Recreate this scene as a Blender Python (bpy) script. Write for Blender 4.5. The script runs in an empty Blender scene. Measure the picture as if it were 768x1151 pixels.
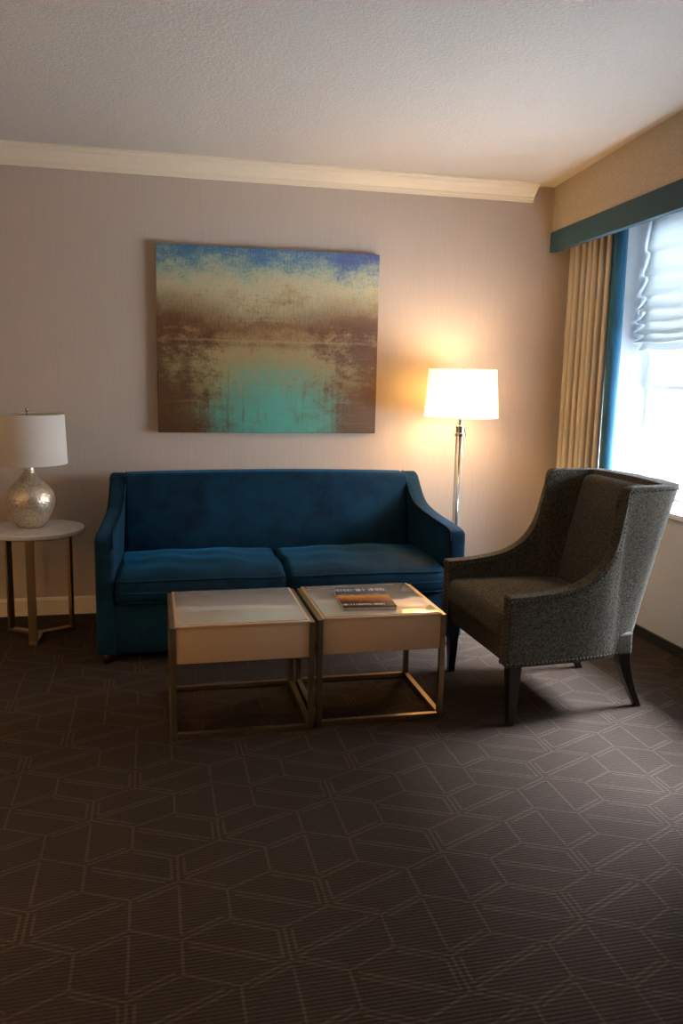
import bpy, math, random
from mathutils import Vector, Matrix
random.seed(4)
S = bpy.context.scene
COL = S.collection
S.view_settings.view_transform = 'Standard'
S.view_settings.look = 'None'

# ------------------------------------------------------------------ materials
class NT:
    def __init__(s, name):
        s.m = bpy.data.materials.new(name); s.m.use_nodes = True
        s.t = s.m.node_tree; s.t.nodes.clear()
        s.out = s.n('ShaderNodeOutputMaterial')
    def n(s, typ, **kw):
        nd = s.t.nodes.new(typ)
        for k, v in kw.items(): setattr(nd, k, v)
        return nd
    def put(s, sock, v):
        if isinstance(v, bpy.types.NodeSocket): s.t.links.new(v, sock)
        elif isinstance(v, (tuple, list)) and sock.type == 'RGBA' and len(v) == 3: sock.default_value = (*v, 1)
        else: sock.default_value = v
    def math(s, op, a, b=0.0, c=None, clamp=False):
        nd = s.n('ShaderNodeMath', operation=op, use_clamp=clamp)
        s.put(nd.inputs[0], a); s.put(nd.inputs[1], b)
        if c is not None: s.put(nd.inputs[2], c)
        return nd.outputs[0]
    def coord(s, kind='Object', scale=(1, 1, 1)):
        tc = s.n('ShaderNodeTexCoord'); mp = s.n('ShaderNodeMapping')
        s.t.links.new(tc.outputs[kind], mp.inputs[0]); mp.inputs['Scale'].default_value = scale
        return mp.outputs[0]
    def noise(s, vec, scale=5, detail=3, rough=.5, dist=0):
        nd = s.n('ShaderNodeTexNoise'); s.put(nd.inputs['Vector'], vec)
        nd.inputs['Scale'].default_value = scale; nd.inputs['Detail'].default_value = detail
        nd.inputs['Roughness'].default_value = rough; nd.inputs['Distortion'].default_value = dist
        return nd.outputs['Fac']
    def ramp(s, fac, stops, interp='LINEAR'):
        nd = s.n('ShaderNodeValToRGB'); s.put(nd.inputs[0], fac); cr = nd.color_ramp
        cr.interpolation = interp
        while len(cr.elements) < len(stops): cr.elements.new(.5)
        for e, (p, c) in zip(cr.elements, stops):
            e.position = p; e.color = (*c, 1) if len(c) == 3 else c
        return nd.outputs[0]
    def mix(s, fac, a, b, mode='MIX'):
        nd = s.n('ShaderNodeMix', data_type='RGBA', blend_type=mode)
        s.put(nd.inputs[0], fac); s.put(nd.inputs[6], a); s.put(nd.inputs[7], b)
        return nd.outputs[2]
    def rng(s, v, a, b, c=0., d=1.):
        nd = s.n('ShaderNodeMapRange'); s.put(nd.inputs[0], v)
        for i, x in enumerate((a, b, c, d)): nd.inputs[i + 1].default_value = x
        return nd.outputs[0]
    def bump(s, h, strength=.3, dist=.01):
        nd = s.n('ShaderNodeBump'); s.put(nd.inputs['Height'], h)
        nd.inputs['Strength'].default_value = strength; nd.inputs['Distance'].default_value = dist
        return nd.outputs[0]
    def bsdf(s, color, rough=.6, metal=0, normal=None, **kw):
        b = s.n('ShaderNodeBsdfPrincipled')
        s.put(b.inputs['Base Color'], color); s.put(b.inputs['Roughness'], rough)
        b.inputs['Metallic'].default_value = metal
        if normal is not None: s.put(b.inputs['Normal'], normal)
        for k, v in kw.items(): s.put(b.inputs[k.replace('_', ' ')], v)
        return b.outputs[0]
    def done(s, sh):
        s.t.links.new(sh, s.out.inputs[0]); return s.m

def simple(name, c, rough=.6, metal=0, var=.12, nscale=40, bump=.1, **kw):
    t = NT(name); v = t.coord(); f = t.noise(v, nscale, 4)
    col = t.mix(f, tuple(x * (1 - var) for x in c), tuple(min(1, x * (1 + var)) for x in c))
    return t.done(t.bsdf(col, rough, metal, t.bump(f, bump, .003), **kw))

# wall paper (fine vertical strie)
t = NT('wallpaper_taupe'); v = t.coord('Object', (260, 260, 5))
f = t.noise(v, 1, 3, .6)
col = t.mix(t.rng(f, .3, .7), (.49, .40, .325), (.54, .445, .368))
M_wall = t.done(t.bsdf(col, .6, 0, t.bump(f, .12, .0015)))
t = NT('ceiling_popcorn'); v = t.coord()
f = t.noise(v, 150, 4, .7); g = t.noise(v, 60, 3, .6)
M_ceil = t.done(t.bsdf(t.mix(f, (.53, .48, .42), (.71, .66, .60)), .9, 0, t.bump(t.math('ADD', f, g), .5, .007)))
M_trim = simple('cream_trim_paint', (.80, .70, .53), .4, var=.04, bump=.03)
M_white = simple('white_frame_paint', (.75, .78, .8), .4, var=.03, bump=.02)
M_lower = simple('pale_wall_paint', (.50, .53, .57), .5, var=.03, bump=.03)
M_dark = simple('dark_base_strip', (.02, .018, .018), .5)

def carpet(name, a, b):
    t = NT(name); v = t.coord()
    w = t.n('ShaderNodeTexWave', wave_type='BANDS', bands_direction='Y'); t.put(w.inputs[0], v)
    w.inputs['Scale'].default_value = 26; w.inputs['Distortion'].default_value = 2.2; w.inputs['Detail'].default_value = 2
    w.inputs['Detail Scale'].default_value = 4
    f = t.noise(v, 420, 2, .7); g = t.noise(v, 2.2, 3)
    h = t.math('ADD', t.math('MULTIPLY', w.outputs['Fac'], .45), t.math('MULTIPLY', f, .7))
    col = t.mix(t.rng(h, .25, .95), a, b)
    col = t.mix(t.rng(g, .3, .7, 0, .25), col, tuple(x * .6 for x in a))
    return t.done(t.bsdf(col, .95, 0, t.bump(h, .6, .006), Specular_IOR_Level=.2))
M_carpet = carpet('carpet_brown', (.027, .0165, .0112), (.058, .038, .027))
M_carpet2 = carpet('carpet_line_tan', (.050, .033, .023), (.098, .070, .050))

t = NT('teal_velvet'); v = t.coord()
f = t.noise(v, 7, 4, .6, .6); g = t.noise(v, 350, 2)
col = t.mix(t.rng(f, .3, .7), (.001, .012, .028), (.002, .034, .068))
M_velvet = t.done(t.bsdf(col, .8, 0, t.bump(t.math('ADD', f, t.math('MULTIPLY', g, .3)), .3, .012),
      Sheen_Weight=.42, Sheen_Roughness=.3, Sheen_Tint=(.02, .30, .62), Specular_IOR_Level=.15))
t = NT('tweed_grey')
a = t.noise(t.coord('Object', (90, 90, 600)), 1, 2); b = t.noise(t.coord('Object', (600, 600, 90)), 1, 2)
h = t.math('MULTIPLY', a, b)
col = t.mix(t.rng(h, .17, .36), (.012, .0105, .0075), (.130, .112, .080))
M_tweed = t.done(t.bsdf(col, .9, 0, t.bump(h, .6, .004), Sheen_Weight=.03, Specular_IOR_Level=.2))
M_nail = simple('pewter_nailhead', (.20, .17, .13), .45, 1)
M_leg = simple('espresso_wood', (.012, .008, .006), .35)
M_metal = simple('brushed_bronze', (.42, .31, .19), .36, 1, nscale=120, bump=.05)
M_chrome = simple('polished_chrome', (.6, .58, .55), .15, 1, var=.03, bump=.0)
M_lacq = simple('cream_lacquer', (.68, .47, .29), .35, var=.03, bump=.02)
M_top = simple('glass_table_top', (.56, .49, .41), .07, var=.02, bump=.0, Coat_Weight=1.0, Coat_Roughness=.03)
t = NT('white_marble'); v = t.coord()
f = t.noise(v, 6, 6, .6, 1.5)
M_marble = t.done(t.bsdf(t.ramp(f, [(.3, (.72, .70, .67)), (.5, (.62, .60, .58)), (.6, (.74, .72, .70))]), .2))
t = NT('hammered_silver'); v = t.coord()
vo = t.n('ShaderNodeTexVoronoi'); t.put(vo.inputs['Vector'], t.coord('Object', (1, 1, 1.5))); vo.inputs['Scale'].default_value = 75
M_silver = t.done(t.bsdf(t.ramp(vo.outputs['Distance'], [(0, (.50, .40, .28)), (.6, (.80, .70, .54)), (1, (.85, .78, .66))]), .36, .85, t.bump(vo.outputs['Distance'], .5, .004)))
t = NT('clear_acrylic')
M_glass = t.done(t.bsdf((.9, .95, .97), .03, 0, None, Transmission_Weight=.9, IOR=1.45))

def shade_mat(name, col, emis, strength, tr=.6):
    t = NT(name); v = t.coord('Object', (300, 300, 300)); f = t.noise(v, 1, 2)
    d = t.n('ShaderNodeBsdfDiffuse'); t.put(d.inputs[0], t.mix(f, tuple(x * .93 for x in col), col))
    r = t.n('ShaderNodeBsdfTranslucent'); t.put(r.inputs[0], col)
    m = t.n('ShaderNodeMixShader'); m.inputs[0].default_value = tr
    t.t.links.new(d.outputs[0], m.inputs[1]); t.t.links.new(r.outputs[0], m.inputs[2])
    if not strength: return t.done(m.outputs[0])
    e = t.n('ShaderNodeEmission'); t.put(e.inputs[0], emis); e.inputs[1].default_value = strength
    a = t.n('ShaderNodeAddShader'); t.t.links.new(m.outputs[0], a.inputs[0]); t.t.links.new(e.outputs[0], a.inputs[1])
    return t.done(a.outputs[0])
M_shade_lit = shade_mat('linen_shade_lit', (.88, .80, .62), (1, .62, .22), 1.5, .72)
M_shade = shade_mat('linen_shade', (.86, .79, .70), None, 0, .25)
M_roman = shade_mat('roman_shade_fabric', (.52, .54, .51), None, 0, .25)
M_roller = shade_mat('roller_blind_fabric', (.8, .84, .88), None, 0, .5)
M_curt = simple('curtain_beige', (.42, .385, .33), .85, var=.1, nscale=300, bump=.2)
M_curtb = simple('curtain_teal', (.008, .09, .17), .8, var=.15, nscale=300, bump=.2)
t = NT('pelmet_linen'); h = t.math('MULTIPLY', t.noise(t.coord('Object', (60, 60, 500)), 1, 2), t.noise(t.coord('Object', (500, 500, 60)), 1, 2))
M_pel = t.done(t.bsdf(t.mix(t.rng(h, .17, .36), (.36, .31, .24), (.48, .42, .33)), .85, 0, t.bump(h, .3, .002)))
M_band = simple('pelmet_teal_band', (.022, .075, .115), .8, var=.15, nscale=300, bump=.2)
t = NT('window_glass')
tr = t.n('ShaderNodeBsdfTransparent'); gl = t.n('ShaderNodeBsdfGlossy'); gl.inputs['Roughness'].default_value = .02
m = t.n('ShaderNodeMixShader'); m.inputs[0].default_value = .06
t.t.links.new(tr.outputs[0], m.inputs[1]); t.t.links.new(gl.outputs[0], m.inputs[2]); M_pane = t.done(m.outputs[0])

# painting canvas
t = NT('abstract_painting')
tc = t.n('ShaderNodeTexCoord'); sp = t.n('ShaderNodeSeparateXYZ'); t.t.links.new(tc.outputs['Generated'], sp.inputs[0])
u, w = sp.outputs[0], sp.outputs[2]
def gn(sc, det=5, r=.6, d=0, k=1): return t.noise(t.coord('Generated', sc), k, det, r, d)
n1 = gn((3, 1, 4)); n2 = gn((10, 1, 13), 8, .8); n3 = gn((90, 1, 75), 5, .85); drip = gn((60, 1, 3), 4, .65); hor = gn((3, 1, 50), 5, .75)
scr = gn((130, 1, 14), 4, .8)
c5 = lambda x, k: t.math('MULTIPLY', t.math('SUBTRACT', x, .5), k)
vv = t.math('ADD', w, c5(n1, .34)); vv = t.math('ADD', vv, c5(n2, .42)); vv = t.math('ADD', vv, c5(n3, .30)); vv = t.math('ADD', vv, c5(hor, .12))
vv = t.math('ADD', vv, c5(scr, .22))
base = t.ramp(vv, [(0, (.09, .052, .02)), (.14, (.16, .12, .045)), (.28, (.28, .25, .115)), (.42, (.36, .28, .13)), (.52, (.28, .16, .065)),
                   (.60, (.19, .09, .033)), (.68, (.36, .27, .14)), (.78, (.54, .47, .28)), (.88, (.37, .42, .30)), (.96, (.12, .26, .31)), (1, (.06, .14, .29))])
su = t.math('ABSOLUTE', t.math('SUBTRACT', u, .47))
bs = t.math('ADD', t.rng(su, .10, .46), c5(n2, 3.2)); bs = t.math('ADD', bs, c5(n1, 1.8)); bs = t.math('ADD', bs, c5(n3, 1.4)); bs = t.math('ADD', bs, c5(hor, .8))
bs = t.math('MULTIPLY', t.rng(bs, .25, .85), t.math('MULTIPLY', t.rng(w, .0, .2, .85, 1), t.rng(w, .80, .58)), clamp=True)
base = t.mix(t.math('MULTIPLY', bs, .92), base, t.mix(n2, (.17, .062, .017), (.022, .010, .005)))
base = t.mix(t.rng(hor, .55, .75, 0, .30), base, (.50, .38, .20))
du = t.math('POWER', t.math('DIVIDE', t.math('SUBTRACT', u, .52), .31), 2); dv = t.math('POWER', t.math('DIVIDE', t.math('SUBTRACT', w, .08), .30), 2)
dd = t.math('ADD', t.math('ADD', du, dv), c5(drip, 1.2)); dd = t.math('ADD', dd, c5(n2, 3.0)); dd = t.math('ADD', dd, c5(n3, 2.2))
base = t.mix(t.rng(dd, 1.25, .0, 0, .9), base, t.mix(n3, (.03, .27, .23), (.14, .48, .37)))
base = t.mix(t.math('MULTIPLY', t.rng(drip, .56, .68), t.math('MULTIPLY', t.rng(w, .48, .3), t.rng(n1, .4, .6, .1, .5))), base, (.07, .04, .018))
hl = t.math('ABSOLUTE', t.math('SUBTRACT', w, t.math('ADD', .505, c5(n2, .035))))
base = t.mix(t.math('MULTIPLY', t.rng(hl, .008, .001), t.rng(n2, .40, .62, 0, .5)), base, (.50, .39, .23))
hl2 = t.math('ABSOLUTE', t.math('SUBTRACT', w, t.math('ADD', .485, c5(n2, .06))))
base = t.mix(t.math('MULTIPLY', t.rng(hl2, .02, .003), t.rng(n1, .35, .6, .1, .5)), base, (.08, .035, .014))
bt = t.math('ADD', w, t.math('ADD', c5(n2, .50), c5(n1, .40))); bt = t.math('ADD', bt, t.math('ADD', c5(n3, .35), c5(u, .06)))
bt = t.math('MULTIPLY', t.rng(bt, .84, 1.08), t.rng(u, .0, .9, .6, 1))
base = t.mix(t.math('MULTIPLY', bt, .85), base, t.mix(t.math('POWER', u, 1.6), (.06, .20, .31), (.09, .08, .30)))
base = t.mix(t.rng(n3, .56, .74, 0, .55), base, (.06, .034, .017))
M_paint = t.done(t.bsdf(base, .5, 0, t.bump(n3, .2, .002)))

t = NT('magazine_cover')
tc = t.n('ShaderNodeTexCoord'); sp = t.n('ShaderNodeSeparateXYZ'); t.t.links.new(tc.outputs['Generated'], sp.inputs[0])
u, w = sp.outputs[0], sp.outputs[1]
n = t.noise(t.coord('Generated', (6, 10, 1)), 1, 5, .7)
c = t.ramp(t.math('ADD', w, c5(n, .35)), [(0, (.012, .008, .008)), (.25, (.04, .02, .016)), (.40, (.45, .10, .015)), (.54, (.62, .30, .06)), (.66, (.03, .07, .16)), (1, (.02, .05, .13))])
tx = t.noise(t.coord('Generated', (50, 3, 1)), 1, 1)
tm = t.math('MULTIPLY', t.math('MULTIPLY', t.math('GREATER_THAN', tx, .46), t.math('GREATER_THAN', w, .80)), t.math('LESS_THAN', w, .93))
tm2 = t.math('MULTIPLY', t.math('MULTIPLY', t.math('GREATER_THAN', tx, .48), t.math('LESS_THAN', t.math('ABSOLUTE', t.math('SUBTRACT', w, .12)), .035)), t.math('LESS_THAN', u, .8))
M_mag = t.done(t.bsdf(t.mix(t.math('MAXIMUM', tm, tm2), c, (.65, .6, .52)), .5, Specular_IOR_Level=.25))
M_page = simple('paper_pages', (.6, .58, .52), .8)

# ------------------------------------------------------------------ mesh helpers
def empty(name, loc=(0, 0, 0), rz=0):
    e = bpy.data.objects.new(name, None); e.location = loc; e.rotation_euler = (0, 0, rz)
    e.empty_display_size = .1; COL.objects.link(e); return e
def mesh(name, vs, fs, mat, parent=None, world=True, smooth=False, bevel=0, seg=3):
    me = bpy.data.meshes.new(name)
    if parent is not None and world: o = parent.location; vs = [(a[0] - o[0], a[1] - o[1], a[2] - o[2]) for a in vs]
    me.from_pydata([tuple(a) for a in vs], [], fs); me.update()
    import bmesh
    bm = bmesh.new(); bm.from_mesh(me); bmesh.ops.remove_doubles(bm, verts=bm.verts, dist=1e-6)
    bmesh.ops.recalc_face_normals(bm, faces=bm.faces); bm.to_mesh(me); bm.free()
    me.materials.append(mat)
    if smooth:
        for p in me.polygons: p.use_smooth = True
    ob = bpy.data.objects.new(name, me); COL.objects.link(ob)
    if parent is not None: ob.parent = parent
    if bevel:
        b = ob.modifiers.new('bevel', 'BEVEL'); b.width = bevel; b.segments = seg; b.limit_method = 'ANGLE'; b.angle_limit = math.radians(40)
        b.harden_normals = False
    return ob
def rbox(name, lo, hi, r, mat, parent=None, world=True, n=1, fn=None):
    """rounded box with dense corners; fn deforms the points"""
    c = [(a + b) / 2 for a, b in zip(lo, hi)]; h = [abs(b - a) / 2 for a, b in zip(lo, hi)]
    r = min(r, min(h) * .98); k = 4 if r > .008 else 2
    def ax(H):
        L = [-H + r * i / k for i in range(k)] ; inn = H - r
        L += [-inn + 2 * inn * i / n for i in range(n + 1)]
        L += [H - r * i / k for i in range(k - 1, -1, -1)]
        return L
    A = [ax(x) for x in h]; vs = []; idx = {}; fs = []
    def V(i, j, l):
        key = (i, j, l)
        if key not in idx:
            p = Vector((A[0][i], A[1][j], A[2][l]))
            q = Vector([max(-(h[d] - r), min(h[d] - r, p[d])) for d in range(3)])
            dlt = p - q
            if dlt.length > 1e-9:
                p = q + dlt.normalized() * r
            p = p + Vector(c)
            if fn: p = Vector(fn(p, c, h))
            idx[key] = len(vs); vs.append(p)
        return idx[key]
    N = [len(a) - 1 for a in A]
    for i in range(N[0]):
        for j in range(N[1]):
            for l in (0, N[2]): fs.append((V(i, j, l), V(i + 1, j, l), V(i + 1, j + 1, l), V(i, j + 1, l)))
    for i in range(N[0]):
        for l in range(N[2]):
            for j in (0, N[1]): fs.append((V(i, j, l), V(i + 1, j, l), V(i + 1, j, l + 1), V(i, j, l + 1)))
    for j in range(N[1]):
        for l in range(N[2]):
            for i in (0, N[0]): fs.append((V(i, j, l), V(i, j + 1, l), V(i, j + 1, l + 1), V(i, j, l + 1)))
    return mesh(name, vs, fs, mat, parent, world, smooth=True)
def box(name, lo, hi, mat, parent=None, world=True, bevel=0):
    x0, y0, z0 = lo; x1, y1, z1 = hi
    vs = [(x0, y0, z0), (x1, y0, z0), (x1, y1, z0), (x0, y1, z0), (x0, y0, z1), (x1, y0, z1), (x1, y1, z1), (x0, y1, z1)]
    fs = [(0, 3, 2, 1), (4, 5, 6, 7), (0, 1, 5, 4), (1, 2, 6, 5), (2, 3, 7, 6), (3, 0, 4, 7)]
    return mesh(name, vs, fs, mat, parent, world, bevel=bevel, seg=2)
def prism(name, poly, axis, a, b, mat, parent=None, world=True, bevel=0, fn=None, smooth=False, seg=3):
    """poly in plane perpendicular to axis; axis 0: (y,z) ; axis 1: (x,z) ; axis 2: (x,y)"""
    def P(p, t):
        v = {0: (t, p[0], p[1]), 1: (p[0], t, p[1]), 2: (p[0], p[1], t)}[axis]
        return fn(v) if fn else v
    n = len(poly); vs = [P(p, a) for p in poly] + [P(p, b) for p in poly]
    fs = [tuple(range(n)), tuple(range(n, 2 * n))] + [(i, (i + 1) % n, n + (i + 1) % n, n + i) for i in range(n)]
    return mesh(name, vs, fs, mat, parent, world, bevel=bevel, smooth=smooth, seg=seg)
def lathe(name, prof, cx, cy, mat, parent=None, world=True, seg=64, closed=False, smooth=True):
    vs = []; fs = []
    for r, z in prof:
        for i in range(seg):
            a = 2 * math.pi * i / seg; vs.append((cx + r * math.cos(a), cy + r * math.sin(a), z))
    m = len(prof)
    for j in range(m - (0 if closed else 1)):
        k = (j + 1) % m
        for i in range(seg):
            i2 = (i + 1) % seg; fs.append((j * seg + i, j * seg + i2, k * seg + i2, k * seg + i))
    if not closed:
        for j in (0, m - 1):
            if prof[j][0] > 1e-4: fs.append(tuple(j * seg + i for i in range(seg)))
    ob = mesh(name, vs, fs, mat, parent, world, smooth=smooth)
    return ob
def flatcap(ob, ang=35):
    me = ob.data
    try: me.set_sharp_from_angle(angle=math.radians(ang))
    except Exception: pass
    return ob
def bar(name, p, q, w, d, mat, parent, world=True):
    """rectangular bar between points p,q"""
    p = Vector(p); q = Vector(q); D = (q - p).normalized()
    up = Vector((0, 0, 1)) if abs(D.z) < .9 else Vector((0, 1, 0))
    a = D.cross(up).normalized() * w / 2; b = D.cross(a).normalized() * d / 2
    vs = [p + a + b, p - a + b, p - a - b, p + a - b, q + a + b, q - a + b, q - a - b, q + a - b]
    return mesh(name, vs, [(0, 1, 2, 3), (4, 5, 6, 7), (0, 1, 5, 4), (1, 2, 6, 5), (2, 3, 7, 6), (3, 0, 4, 7)], mat, parent, world, bevel=.0015, seg=2)
def catmull(P, n):
    out = []
    for i in range(len(P) - 1):
        p0 = P[max(i - 1, 0)]; p1 = P[i]; p2 = P[i + 1]; p3 = P[min(i + 2, len(P) - 1)]
        for k in range(n):
            s = k / n
            out.append(tuple(.5 * (2 * b + (c - a) * s + (2 * a - 5 * b + 4 * c - d) * s * s + (-a + 3 * b - 3 * c + d) * s ** 3) for a, b, c, d in zip(p0, p1, p2, p3)))
    out.append(tuple(P[-1])); return out

# ------------------------------------------------------------------ room shell
XL, XR, YB, YF, H = -2.7, 2.55, 4.72, -1.6, 2.47
box('wall_back', (XL - .15, YB, -.1), (XR + .40, YB + .15, H + .1), M_wall)
box('wall_left', (XL - .15, YF - .15, -.1), (XL, YB, H + .1), M_wall)
box('wall_front', (XL, YF - .15, -.1), (XR + .40, YF, H + .1), M_wall)
box('ceiling', (XL - .15, YF - .15, H), (XR + .40, YB + .15, H + .15), M_ceil)
SILL, HEAD, WY0, WY1 = .68, 2.28, 2.35, 4.34
WT = .34
wr = empty('wall_right', (XR, 3, 0))
box('wall_below_sill', (XR, WY0, -.1), (XR + WT, WY1, SILL), M_lower, wr)
box('wall_above_window', (XR, WY0, HEAD), (XR + WT, WY1, H), M_lower, wr)
box('wall_far_pier', (XR, WY1, -.1), (XR + WT, YB, H), M_lower, wr)
box('wall_near_pier', (XR, YF, -.1), (XR + WT, WY0, H), M_wall, wr)
box('trim_window_sill', (XR - .03, WY0 - .03, SILL), (XR + .26, WY1 - .001, SILL + .03), M_white, bevel=.004)
# floor with woven line pattern
fo = box('floor', (XL - .15, YF - .15, -.1), (XR + WT, YB + .15, 0), M_carpet)
segs = []
K_ = .50
for r in range(-12, 34):
    for c in range(-15, 16):
        ox = (c + (r % 2) * .5) * .50 * K_ + .05; oy = r * .36 * K_ - .2
        P_ = lambda dx, dy: (ox + dx * K_, oy + dy * K_)
        top, tr, br, bo, bl, tl = P_(0, .24), P_(.25, .12), P_(.25, -.12), P_(0, -.24), P_(-.25, -.12), P_(-.25, .12)
        segs += [(tl, top), (top, tr), (tr, br)]
        kind = (c + 2 * (r % 3)) % 3
        if kind == 0:
            segs += [(P_(-.215, .10), P_(0, .203)), (P_(.215, -.10), P_(0, -.203)), (P_(0, .203), P_(0, -.203))]
        elif kind == 1:
            segs += [(P_(-.215, .10), P_(.215, -.10)), (P_(-.215, .065), P_(.18, -.118)), (P_(0, .203), P_(.215, .10)), (P_(.215, .10), P_(.215, -.10))]
        else:
            segs += [(P_(.215, .10), P_(-.215, -.10)), (P_(.18, .118), P_(-.215, -.065)), (P_(-.215, -.10), P_(0, -.203)), (P_(-.215, .10), P_(-.215, -.065))]
vs = []; fs = []
for k, (p, q) in enumerate(segs):
    p = Vector((*p, 0)); q = Vector((*q, 0))
    if not all(XL < s.x < XR and YF < s.y < YB for s in (p, q)): continue
    d = (q - p).normalized(); nrm = Vector((-d.y, d.x, 0)) * .0038; i = len(vs)
    z = Vector((0, 0, .0006))
    vs += [p - nrm + z, q - nrm + z, q + nrm + z, p + nrm + z]; fs.append((i, i + 1, i + 2, i + 3))
me = bpy.data.meshes.new('carpet_line_pattern'); me.from_pydata([tuple(x) for x in vs], [], fs); me.materials.append(M_carpet2)
po = bpy.data.objects.new('carpet_line_pattern', me); COL.objects.link(po); po.parent = fo

# crown and baseboards
prof = [(0, 2.375), (.014, 2.375), (.016, 2.388), (.024, 2.392), (.026, 2.402), (.042, 2.416), (.062, 2.430), (.072, 2.444), (.088, 2.448), (.092, 2.458), (.104, 2.460), (.104, 2.47), (0, 2.47)]
prism('trim_crown_back', [(YB - d, z) for d, z in prof], 0, XL, 2.20, M_trim)
prism('trim_crown_left', [(XL + d, z) for d, z in prof], 1, YF, YB - .105, M_trim)
bb = [(0, 0), (.016, 0), (.016, .085), (.010, .098), (0, .10)]
prism('baseboard_back', [(YB - d, z) for d, z in bb], 0, XL, XR, M_trim)
prism('baseboard_left', [(XL + d, z) for d, z in bb], 1, YF, YB - .02, M_trim)
box('baseboard_right', (XR - .012, YF, 0), (XR, YB - .02, .055), M_dark)

# ------------------------------------------------------------------ window
wi = empty('window_1', (2.84, 3.3, 1.5))
fx0, fx1 = 2.80, 2.86
def fr(nm, y0, y1, z0, z1, x0=fx0, x1=fx1): box(nm, (x0, y0, z0), (x1, y1, z1), M_white, wi, bevel=.004)
z0 = SILL + .03
WM = (WY0 + WY1) / 2
fr('frame_far', WY1 - .07, WY1, z0, HEAD); fr('frame_near', WY0, WY0 + .07, z0, HEAD)
fr('frame_top', WY0 + .07, WY1 - .07, HEAD - .07, HEAD); fr('frame_bottom', WY0 + .07, WY1 - .07, z0, z0 + .07)
fr('mullion_center', WM - .03, WM + .03, z0 + .07, HEAD - .07)
fr('meeting_rail', WY0 + .07, WY1 - .07, 1.40, 1.45, 2.825, 2.855)
box('glass_pane', (2.835, WY0 + .07, z0 + .07), (2.839, WY1 - .07, HEAD - .07), M_pane, wi)

rb = empty('roller_blind', (2.78, 3.3, 1.8))
box('blind_sheet', (2.780, WY0 + .02, 1.33), (2.783, WY1 - .02, HEAD), M_roller, rb)
box('blind_hem_bar', (2.775, WY0 + .02, 1.315), (2.788, WY1 - .02, 1.335), M_white, rb)
rs = empty('window_blind_roman', (2.73, 3.3, 1.9))
zz = [2.28, 2.06, 1.93, 1.82, 1.74, 1.67, 1.61, 1.56]
pts = []
for i in range(len(zz) - 1):
    a, b = zz[i], zz[i + 1]; dep = .03 + .012 * i
    for s in (0, .2, .4, .6, .8, .93):
        z = a + (b - a) * s; x = 2.75 - dep * s ** 1.5 * (1 if s < .9 else .7)
        pts.append((x, z))
    pts.append((2.75, b + .006))
pts.append((2.72, 1.53)); pts.append((2.75, 1.52))
n = len(pts); ny = 24; vs = []; fs = []
for j in range(ny + 1):
    y = WY0 + .015 + (WY1 - WY0 - .03) * j / ny
    for (x, z) in pts: vs.append((x, y, z - .006 * math.sin(j * 1.3) * (2.28 - z)))
for j in range(ny):
    for i in range(n - 1): fs.append((j * n + i, j * n + i + 1, (j + 1) * n + i + 1, (j + 1) * n + i))
mesh('shade_fabric', vs, fs, M_roman, rs, smooth=True)

# pelmet
PX0, PX1 = 2.335, 2.17   # face x at back wall / at near end
PY0, PY1 = 4.718, 1.9
pe = empty('window_pelmet', (2.4, 3.3, 2.3))
def pslab(nm, off, z0, z1, mat, th=.03):
    rows = []; N = 16
    for z in (z0, z1):
        k = -.16 * max(0, (z - 2.10)) / .37
        for dx in (-off, -off + th):
            rows.append([(PX0 + dx + (PX1 + k - PX0) * i / N, PY0 + (PY1 - PY0) * i / N, z) for i in range(N + 1)])
    vs = rows[0] + rows[1] + rows[2] + rows[3]; W_ = N + 1; fs = []
    for a, b in ((0, 1), (1, 3), (3, 2), (2, 0)):
        for i in range(N): fs.append((a * W_ + i, a * W_ + i + 1, b * W_ + i + 1, b * W_ + i))
    fs += [(0, W_, 3 * W_, 2 * W_), (N, W_ + N, 3 * W_ + N, 2 * W_ + N)]
    mesh(nm, vs, fs, mat, pe)
pslab('pelmet_face', 0, 2.212, H - .001, M_pel)
pslab('pelmet_band', .006, 2.10, 2.212, M_band, .04)
box('pelmet_return', (PX1, PY1, 2.10), (XR, PY1 + .03, H - .001), M_pel, pe)
box('curtain_track', (2.42, PY1 + .05, 2.32), (2.45, 4.70, 2.35), M_white, pe)

def curtain(name, y0, y1, folds, mat, par, amp=.035, xc=2.445):
    N = folds * 12; vs = []; fs = []; K = 14
    for k in range(K + 1):
        z = .015 + (2.315 - .015) * k / K
        for i in range(N + 1):
            s = i / N; ph = s * folds * 2 * math.pi
            am = amp * (1 - .25 * k / K) * (1 + .2 * math.sin(i * .37))
            x = xc + am * math.sin(ph)
            y = y0 + (y1 - y0) * s + .008 * math.sin(2 * ph)
            vs.append((x, y, z))
    for k in range(K):
        for i in range(N): fs.append((k * (N + 1) + i, k * (N + 1) + i + 1, (k + 1) * (N + 1) + i + 1, (k + 1) * (N + 1) + i))
    ob = mesh(name, vs, fs, mat, par, smooth=True)
    so = ob.modifiers.new('thick', 'SOLIDIFY'); so.thickness = .003
cu = empty('window_curtain', (2.44, 4.4, 0))
curtain('drape', 4.67, 4.20, 7, M_curt, cu, .032)
vs = []; fs = []
prf = [(2.465, 4.200), (2.445, 4.192), (2.432, 4.175), (2.428, 4.155), (2.432, 4.135), (2.445, 4.122), (2.465, 4.118), (2.485, 4.128)]
for k in range(9):
    z = .015 + 2.3 * k / 8; sp_ = (1 - z / 2.3) * .03
    for i, (x, y) in enumerate(prf): vs.append((x, y - sp_ * i / 7, z))
for k in range(8):
    for i in range(7): fs.append((k * 8 + i, k * 8 + i + 1, k * 8 + i + 9, k * 8 + i + 8))
ob = mesh('teal_edge', vs, fs, M_curtb, cu, smooth=True); md = ob.modifiers.new('thick', 'SOLIDIFY'); md.thickness = .003

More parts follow.
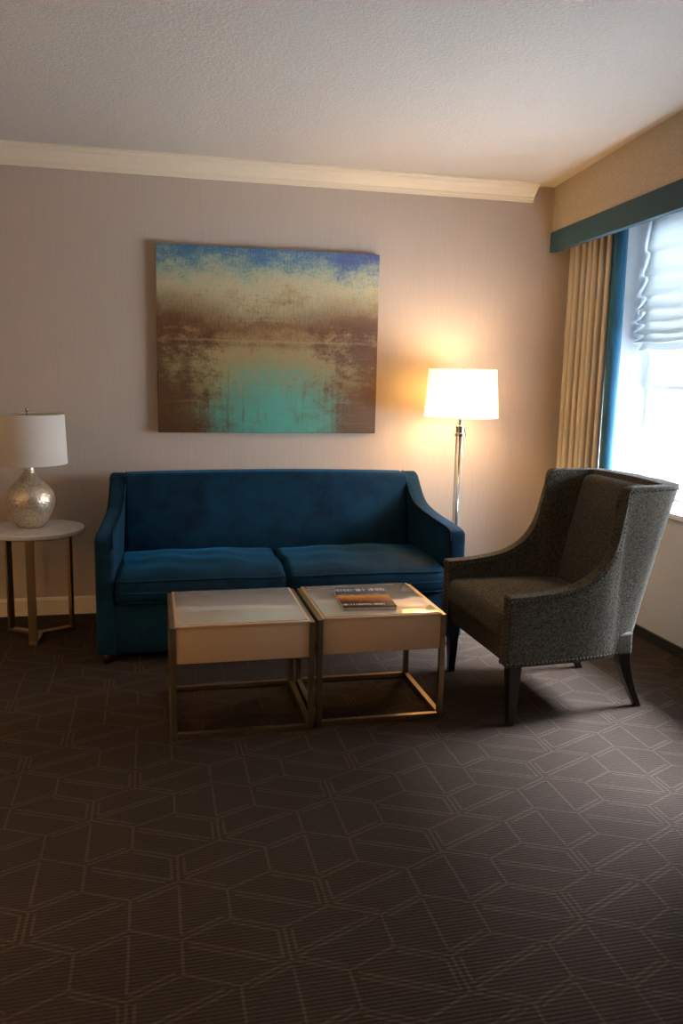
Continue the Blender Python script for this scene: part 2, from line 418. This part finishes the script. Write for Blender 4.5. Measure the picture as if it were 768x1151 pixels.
# ------------------------------------------------------------------ painting
pa = empty('abstract_wall_painting', (.652, YB, 1.52))
rbox('canvas', (.034, YB - .042, 1.022), (1.272, YB - .002, 2.028), .004, M_paint, pa)

# ------------------------------------------------------------------ sofa
so = empty('sofa', (.635, 4.2, 0))
SX0, SX1 = -.265, 1.53
arm = [(4.62, .80), (4.54, .818), (4.50, .805), (4.45, .755), (4.40, .705), (4.34, .668), (4.25, .645), (4.10, .625), (3.95, .612), (3.86, .60), (3.835, .585), (3.83, .55)]
arm = [(4.62, .045)] + [(4.62, .78)] + catmull(arm[1:], 3) + [(3.83, .045)]
def flare(side):
    def f(v):
        x, y, z = v
        k = max(0, min(1, (4.5 - y) / .6)); b = .045 * (1 - k) * (1 if z > .3 else .3)
        return (x - side * b, y, z)
    return f
for nm, sx in (('arm_left', -1), ('arm_right', 1)):
    a = SX0 if sx < 0 else SX1 - .085
    prism(nm, arm, 0, a, a + .085, M_velvet, so, bevel=.018, fn=flare(sx), seg=4, smooth=True)
def backfn(p, c, h):
    q = Vector(p)
    s = (p.z - .3) / .52
    q.y += .06 * s if p.y < c[1] else 0.01 * s
    if p.z > .6: q.z += .012 * (1 - ((p.x - c[0]) / h[0]) ** 2)
    if p.y < c[1]: q.y -= .025 * (1 - ((p.x - c[0]) / h[0]) ** 4) * max(0, 1 - abs(s - .45) * 1.6)
    return q
rbox('backrest', (SX0 + .11, 4.40, .28), (SX1 - .11, 4.61, .815), .03, M_velvet, so, n=10, fn=backfn)
rbox('seat_deck', (SX0 + .07, 3.87, .20), (SX1 - .07, 4.60, .30), .01, M_velvet, so)
rbox('front_rail', (SX0 + .07, 3.842, .045), (SX1 - .07, 3.89, .285), .012, M_velvet, so)
box('rear_rail', (SX0 + .05, 4.56, .045), (SX1 - .05, 4.61, .3), M_velvet, so)
def cush(p, c, h):
    q = Vector(p); a = 1 - ((p.x - c[0]) / h[0]) ** 2; b = 1 - ((p.y - c[1]) / h[1]) ** 2
    a = max(0, a) ** .6; b = max(0, b) ** .6
    if p.z > c[2]: q.z += .036 * a * b + .006 * math.sin(p.x * 23) * b + .004 * math.sin(p.y * 31 + p.x * 9) * a * b
    t = (p.y - c[1]) / h[1]
    if t < -.7: q.y -= .024 * a * (1 - ((p.z - c[2]) / h[2]) ** 2); q.z -= .010 * (-t - .7) / .3 * (1 if p.z > c[2] else 0)
    q.x += (.006 * math.sin(p.y * 19))
    return q
def tube(name, pts, r, mat, parent, world=True, closed=False):
    cu_ = bpy.data.curves.new(name, 'CURVE'); cu_.dimensions = '3D'; cu_.bevel_depth = r; cu_.bevel_resolution = 3
    sp_ = cu_.splines.new('POLY'); sp_.points.add(len(pts) - 1); o = parent.location if world else Vector((0, 0, 0))
    for a, p in zip(sp_.points, pts): a.co = (p[0] - o[0], p[1] - o[1], p[2] - o[2], 1)
    sp_.use_cyclic_u = closed; cu_.materials.append(mat)
    ob = bpy.data.objects.new(name, cu_); COL.objects.link(ob); ob.parent = parent; return ob
m = (SX0 + SX1) / 2
for k, (a, b) in enumerate(((SX0 + .09, m - .004), (m + .004, SX1 - .09))):
    rbox('seat_cushion_%d' % (k + 1), (a, 3.815, .285), (b, 4.41, .415), .034, M_velvet, so, n=16, fn=cush)
    c_ = ((a + b) / 2, 4.1125, .35); h_ = ((b - a) / 2, .2975, .065)
    for zz_, nm in ((.403, 'top'), (.297, 'bottom')):
        L2 = []
        for i in range(25):
            x = a + .012 + (b - a - .024) * i / 24
            pt_ = cush(Vector((x, 3.822, zz_)), c_, h_); pt_.y -= .003
            if i in (0, 24): pt_.y += .012
            L2.append(pt_)
        tube('cushion_welt_%s_%d' % (nm, k + 1), L2, .005, M_velvet, so)
for nm, x, y in (('foot_1', SX0 + .045, 3.87), ('foot_2', SX1 - .045, 3.87), ('foot_3', SX0 + .08, 4.56), ('foot_4', SX1 - .08, 4.56)):
    lathe(nm, [(.020, 0), (.025, .055)], x, y, M_leg, so, seg=20)
for nm, x, sd in (('piping_left', SX0 + .082, -1), ('piping_right', SX1 - .082, 1)):
    tube(nm, [flare(sd)((x, y, z + .0)) for y, z in arm[2:-1]], .005, M_velvet, so)

# ------------------------------------------------------------------ nesting coffee tables
def coffee(name, x0, x1, y0, y1):
    e = empty(name, ((x0 + x1) / 2, (y0 + y1) / 2, 0)); b = .022
    rbox('drawer_box', (x0 + b, y0 + .004, .292), (x1 - b, y1 - .004, .428), .002, M_lacq, e)
    rbox('top_edge', (x0 + b - .004, y0, .428), (x1 - b + .004, y1, .438), .002, M_lacq, e)
    rbox('glass_top', (x0 + b + .006, y0 + .01, .436), (x1 - b - .006, y1 - .01, .441), .0015, M_top, e)
    zt = .432
    for i, (x, y) in enumerate(((x0 + b / 2, y0 + b / 2), (x1 - b / 2, y0 + b / 2), (x1 - b / 2, y1 - b / 2), (x0 + b / 2, y1 - b / 2))):
        box('leg_%d' % (i + 1), (x - b / 2, y - b / 2, 0), (x + b / 2, y + b / 2, zt), M_metal, e, bevel=.0015)
    for nm, yy in (('rail_front', y0), ('rail_rear', y1 - b)):
        box(nm, (x0 + b, yy, 0.0), (x1 - b, yy + b, b), M_metal, e, bevel=.0015)
    for nm, xx in (('side_rail_1', x0), ('side_rail_2', x1 - b)):
        box(nm, (xx, y0 + b, zt - b), (xx + b, y1 - b, zt), M_metal, e, bevel=.0015)
        box(nm + '_floor', (xx, y0 + b, 0), (xx + b, y1 - b, b), M_metal, e, bevel=.0015)
    return e
coffee('coffee_table', .052, .592, 2.965, 3.465)
coffee('coffee_table', .606, 1.125, 2.985, 3.47)

mg = empty('magazine', (.84, 3.20, .4415), math.radians(-4))
rbox('pages', (-.106, -.146, 0.0), (.106, .146, .014), .001, M_page, mg, world=False)
rbox('cover', (-.108, -.148, .014), (.108, .148, .016), .0005, M_mag, mg, world=False)

# ------------------------------------------------------------------ side table + lamp
TX, TY = -.585, 4.36
st = empty('round_side_table', (TX, TY, 0))
flatcap(lathe('marble_top', [(.001, .538), (.236, .538), (.242, .543), (.242, .558), (.237, .563), (.001, .563)], TX, TY, M_marble, st))
flatcap(lathe('top_ring', [(.16, .526), (.19, .526), (.19, .538), (.16, .538)], TX, TY, M_metal, st, closed=True))
feet = []
for i, a in enumerate((-92, 28, 148)):
    r = .175; c, s = math.cos(math.radians(a)), math.sin(math.radians(a)); p = (TX + r * c, TY + r * s)
    feet.append(p)
    ob = prism('leg_%d' % (i + 1), [(-.02, -.007), (.02, -.007), (.02, .007), (-.02, .007)], 2, 0, .53, M_metal, st, False, bevel=.0015,
          fn=lambda v, c=c, s=s, p=p: (p[0] - TX - v[0] * s + v[1] * c, p[1] - TY + v[0] * c + v[1] * s, v[2]))
for i, p in enumerate(feet):
    d = Vector((p[0] - TX, p[1] - TY, 0)) * 1.06; nn = Vector((-d.y, d.x, 0)).normalized() * .02; o = Vector((TX, TY, .0002 * i))
    z = Vector((0, 0, .014))
    vs = [o + nn, o - nn, o + d - nn, o + d + nn]; vs += [q + z for q in vs]
    mesh('base_bar_%d' % (i + 1), vs, [(0, 1, 2, 3), (4, 5, 6, 7), (0, 1, 5, 4), (1, 2, 6, 5), (2, 3, 7, 6), (3, 0, 4, 7)], M_metal, st, bevel=.0015)

LX, LY = -.605, 4.38
def table_lamp(nm, LX, LY, z):
    tl = empty(nm, (LX, LY, z))
    pf = [(.045, 0), (.055, .004), (.068, .02), (.092, .06), (.108, .10), (.114, .135), (.110, .165), (.095, .195), (.072, .222), (.048, .248), (.030, .272), (.023, .295), (.022, .31)]
    pf = catmull(pf, 3)
    lathe('vase_body', [(.001, 0)] + [(r * 1.05, h) for r, h in pf] + [(.001, .311)], 0, 0, M_silver, tl, False)
    lathe('neck', [(.001, .311), (.012, .311), (.012, .345), (.001, .345)], 0, 0, M_chrome, tl, False, seg=24)
    lathe('bulb', [(.001, .345), (.014, .35), (.03, .39), (.03, .42), (.015, .445), (.001, .45)], 0, 0, M_white, tl, False, seg=24)
    flatcap(lathe('shade', [(.186, .322), (.178, .570), (.176, .570), (.184, .322)], 0, 0, M_shade, tl, False, closed=True))
    lathe('shade_spider_rod', [(.001, .45), (.003, .45), (.003, .585), (.001, .585)], 0, 0, M_chrome, tl, False, seg=12)
    lathe('finial', [(.001, .583), (.007, .586), (.008, .592), (.004, .60), (.001, .602)], 0, 0, M_chrome, tl, False, seg=16)
    for i in range(3):
        a = i * 2.094; bar('spider_%d' % i, (0, 0, .566), (.176 * math.cos(a), .176 * math.sin(a), .566), .003, .003, M_chrome, tl, False)
    return tl
table_lamp('table_lamp', LX, LY, .5632)

# ------------------------------------------------------------------ floor lamps
def point(nm, loc, e, col, r, par=None):
    l = bpy.data.lights.new(nm, 'POINT'); l.energy = e; l.color = col; l.shadow_soft_size = r
    o = bpy.data.objects.new(nm, l); COL.objects.link(o); o.location = loc
    if par: o.parent = par
def floor_lamp(x, y, energy):
    fl = empty('floor_lamp', (x, y, 0))
    flatcap(lathe('base', [(.001, 0), (.125, 0), (.128, .004), (.128, .018), (.12, .024), (.03, .026), (.024, .05), (.001, .05)], 0, 0, M_chrome, fl, False))
    flatcap(lathe('acrylic_column', [(.001, .05), (.024, .05), (.024, 1.03), (.001, 1.03)], 0, 0, M_glass, fl, False, seg=32))
    lathe('inner_rod', [(.001, .052), (.006, .052), (.006, 1.028), (.001, 1.028)], 0, 0, M_chrome, fl, False, seg=16)
    flatcap(lathe('collar', [(.001, 1.03), (.034, 1.03), (.034, 1.045), (.028, 1.047), (.028, 1.085), (.012, 1.09), (.012, 1.16), (.001, 1.16)], 0, 0, M_chrome, fl, False, seg=32))
    flatcap(lathe('shade', [(.207, 1.135), (.188, 1.40), (.186, 1.40), (.205, 1.135)], 0, 0, M_shade_lit, fl, False, closed=True))
    for i in range(3):
        a = i * 2.094 + .4; bar('spider_%d' % i, (0, 0, 1.392), (.187 * math.cos(a), .187 * math.sin(a), 1.392), .003, .003, M_chrome, fl, False)
    lathe('spider_rod', [(.001, 1.16), (.003, 1.16), (.003, 1.41), (.001, 1.41)], .0, .0, M_chrome, fl, False, seg=12)
    point('bulb_light', (.0, .0, 1.245), energy, (1, .60, .26), .10, fl)
floor_lamp(1.70, 4.42, 21)
floor_lamp(-2.2, 1.8, 110)  # added lamp out of view, puts warm light on left wall and ceiling

# ------------------------------------------------------------------ armchair (local: x=0 front .. +x back, y lateral)
ch = empty('wingback_armchair', (1.315, 3.18, 0), math.radians(1.5))
side = [(.00, .345, .00, .350, .530, .060), (.10, .345, .10, .352, .534, .060), (.20, .340, .20, .354, .545, .058), (.29, .335, .29, .354, .565, .056),
        (.35, .33, .365, .352, .605, .054), (.39, .325, .415, .350, .66, .052), (.42, .32, .447, .347, .73, .05), (.445, .315, .463, .343, .80, .05), (.465, .31, .478, .340, .87, .05),
        (.48, .305, .486, .337, .925, .05), (.495, .30, .505, .334, .945, .05), (.525, .292, .56, .330, .948, .05), (.555, .28, .64, .325, .948, .055),
        (.582, .262, .71, .312, .949, .06), (.603, .23, .748, .275, .950, .07), (.612, .16, .763, .19, .951, .075), (.617, .08, .770, .09, .952, .075), (.618, 0, .772, 0, .952, .075)]
half = catmull(side, 4)
cols = half + [(a, -b, c, -d, e, f) for a, b, c, d, e, f in half[-2::-1]]
NZ = 14; Zb = .25
outer = []; inner = []
for i, cN in enumerate(cols):
    p = cols[max(i - 1, 0)]; q = cols[min(i + 1, len(cols) - 1)]
    tb = Vector((q[0] - p[0], q[1] - p[1])).normalized(); tt = Vector((q[2] - p[2], q[3] - p[3]))
    tt = tt.normalized() if tt.length > 1e-6 else tb
    def inn(tv, pos):
        nv = Vector((-tv.y, tv.x)); c0 = Vector((.2, 0)) - Vector(pos)
        if nv.dot(c0) < 0: nv = -nv
        return nv
    nb = inn(tb, (cN[0], cN[1])); ntp = inn(tt, (cN[2], cN[3]))
    lo_, li = [], []
    for j in range(NZ + 1):
        s = j / NZ
        x = cN[0] + (cN[2] - cN[0]) * s ** 1.15; y = cN[1] + (cN[3] - cN[1]) * s; z = Zb + (cN[4] - Zb) * s
        n2 = (nb.lerp(ntp, s)).normalized()
        lo_.append(Vector((x, y, z)))
        th = cN[5] * (1.25 - .25 * s)
        li.append(Vector((x + n2.x * th, y + n2.y * th, z)))
    outer.append(lo_); inner.append(li)
vs = []; fs = []; W = NZ + 1; NC = len(cols)
for L_ in outer: vs += L_
for L_ in inner: vs += L_
O = lambda i, j: i * W + j
I = lambda i, j: NC * W + i * W + j
for i in range(NC - 1):
    for j in range(NZ):
        fs.append((O(i, j), O(i + 1, j), O(i + 1, j + 1), O(i, j + 1))); fs.append((I(i, j), I(i + 1, j), I(i + 1, j + 1), I(i, j + 1)))
    fs.append((O(i, NZ), O(i + 1, NZ), I(i + 1, NZ), I(i, NZ))); fs.append((O(i, 0), O(i + 1, 0), I(i + 1, 0), I(i, 0)))
for i in (0, NC - 1):
    for j in range(NZ): fs.append((O(i, j), O(i, j + 1), I(i, j + 1), I(i, j)))
mesh('shell', vs, fs, M_tweed, ch, False, smooth=True, bevel=.010, seg=3)
def pad(p, c, h):
    q = Vector(p); s = (p.z - .42) / .5; q.x += .125 * s
    if p.x < c[0]: q.x -= .03 * (1 - ((p.y) / h[1]) ** 2) * max(0, 1 - (2 * s - 1) ** 2) 
    q.y *= (1 + .10 * s)
    return q
rbox('inner_back', (.50, -.235, .40), (.585, .235, .93), .03, M_tweed, ch, False, n=8, fn=pad)
rbox('seat_frame', (.012, -.30, .25), (.58, .30, .345), .012, M_tweed, ch, False)
def cush2(p, c, h):
    q = Vector(p); a = max(0, 1 - ((p.x - c[0]) / h[0]) ** 2) ** .6; b = max(0, 1 - (p.y / h[1]) ** 2) ** .6
    if p.z > c[2]: q.z += .022 * a * b
    if (p.x - c[0]) / h[0] < -.8: q.x -= .01 * b
    q.y *= 1 - .18 * max(0, (p.x - .1)) / .5
    return q
rbox('seat_cushion', (-.008, -.288, .345), (.535, .288, .452), .035, M_tweed, ch, False, n=10, fn=cush2)
import bmesh
bm = bmesh.new()
def nail(p, r=.0042):
    bmesh.ops.create_icosphere(bm, subdivisions=1, radius=r, matrix=Matrix.Translation(p))
def walk(pts, step):
    acc = 0; last = Vector(pts[0]); nail(last)
    for p in pts[1:]:
        p = Vector(p); d = (p - last).length
        while acc + d >= step:
            f = (step - acc) / d; last = last.lerp(p, f); nail(last); d = (p - last).length; acc = 0
        acc += d; last = p
def shift(c): return Vector((.010 if .36 < c[2] < .5 and c[4] > .6 else 0, 0, 0))
rim = []
for i, cN in enumerate(cols):
    o = outer[i][NZ]; n_ = inner[i][NZ]
    d = (o - n_).normalized(); rim.append(o + d * .0005 + Vector((0, 0, -.016)) + shift(cN))
walk(rim, .017)
for rev in (1, -1):
    idx = list(range(0, 48)) if rev == 1 else list(range(NC - 1, NC - 49, -1))
    walk([inner[i][NZ] + (inner[i][NZ] - outer[i][NZ]).normalized() * .0005 + Vector((0, 0, -.014)) + shift(cols[i]) for i in idx], .017)
    k = idx[0]
    walk([outer[k][j] + Vector((-.001, (inner[k][j] - outer[k][j]).normalized().y * .012, 0)) for j in range(NZ + 1)], .017)
    walk([inner[k][j] + Vector((-.001, -(inner[k][j] - outer[k][j]).normalized().y * .012, 0)) for j in range(NZ + 1)], .017)
    walk([outer[i][0] + (outer[i][0] - inner[i][0]).normalized() * .001 + Vector((0, 0, .014)) for i in idx[0:] ], .017)
me = bpy.data.meshes.new('nailhead_trim'); bm.to_mesh(me); bm.free(); me.materials.append(M_nail)
no = bpy.data.objects.new('nailhead_trim', me); COL.objects.link(no); no.parent = ch
def leg(nm, pts, parent):
    vs = []; fs = []
    for (x, y, z, w) in pts: vs += [(x - w, y - w, z), (x + w, y - w, z), (x + w, y + w, z), (x - w, y + w, z)]
    for k in range(len(pts) - 1):
        for i in range(4): a = k * 4 + i; b = k * 4 + (i + 1) % 4; fs.append((a, b, b + 4, a + 4))
    fs += [(0, 1, 2, 3), tuple(len(vs) - 4 + i for i in range(4))]
    mesh(nm, vs, fs, M_leg, parent, False, bevel=.003, seg=2)
for k, s in enumerate((-1, 1)):
    leg('front_leg_%d' % (k + 1), [(.042, s * .312, 0, .014), (.042, s * .312, .255, .027)], ch)
    leg('rear_leg_%d' % (k + 1), [(.665, s * .235, 0, .014), (.635, s * .235, .06, .016), (.603, s * .235, .13, .020), (.578, s * .235, .20, .025), (.568, s * .235, .27, .028)], ch)

# ------------------------------------------------------------------ lighting
def area(nm, loc, aim, sx, sy, e, col):
    l = bpy.data.lights.new(nm, 'AREA'); l.shape = 'RECTANGLE'; l.size = sx; l.size_y = sy; l.energy = e; l.color = col
    o = bpy.data.objects.new(nm, l); COL.objects.link(o); o.location = loc
    o.rotation_euler = (Vector(aim) - Vector(loc)).to_track_quat('-Z', 'Y').to_euler()
area('daylight_window', (3.45, 3.35, 1.5), (0, 3.35, 1.5), 3.0, 2.2, 580, (.80, .89, 1))
# brighter patch of open sky higher up: rakes steeply in under the blind onto chair, table and floor
area('sky_light_high', (4.9, 3.3, 3.35), (2.0, 3.3, .2), 1.2, 1.2, 2600, (.80, .88, 1))
wd = bpy.data.worlds.new('world'); S.world = wd; wd.use_nodes = True
bg = wd.node_tree.nodes['Background']; bg.inputs[0].default_value = (.75, .87, 1, 1); bg.inputs[1].default_value = 2.0

# ------------------------------------------------------------------ camera
cam = bpy.data.cameras.new('camera'); co = bpy.data.objects.new('camera', cam); COL.objects.link(co); S.camera = co
cam.sensor_fit = 'VERTICAL'; cam.sensor_height = 36; cam.lens = 930 / 1151 * 36; cam.clip_start = .05
ps, pt, rl = math.radians(13), math.radians(9.46), math.radians(1.2)
F = Vector((math.sin(ps) * math.cos(pt), math.cos(ps) * math.cos(pt), -math.sin(pt)))
R0 = Vector((math.cos(ps), -math.sin(ps), 0)); U0 = R0.cross(F)
U = U0 * math.cos(rl) - R0 * math.sin(rl); R = R0 * math.cos(rl) + U0 * math.sin(rl)
co.matrix_world = Matrix(((R.x, U.x, -F.x, 0), (R.y, U.y, -F.y, 0), (R.z, U.z, -F.z, 1.36), (0, 0, 0, 1)))
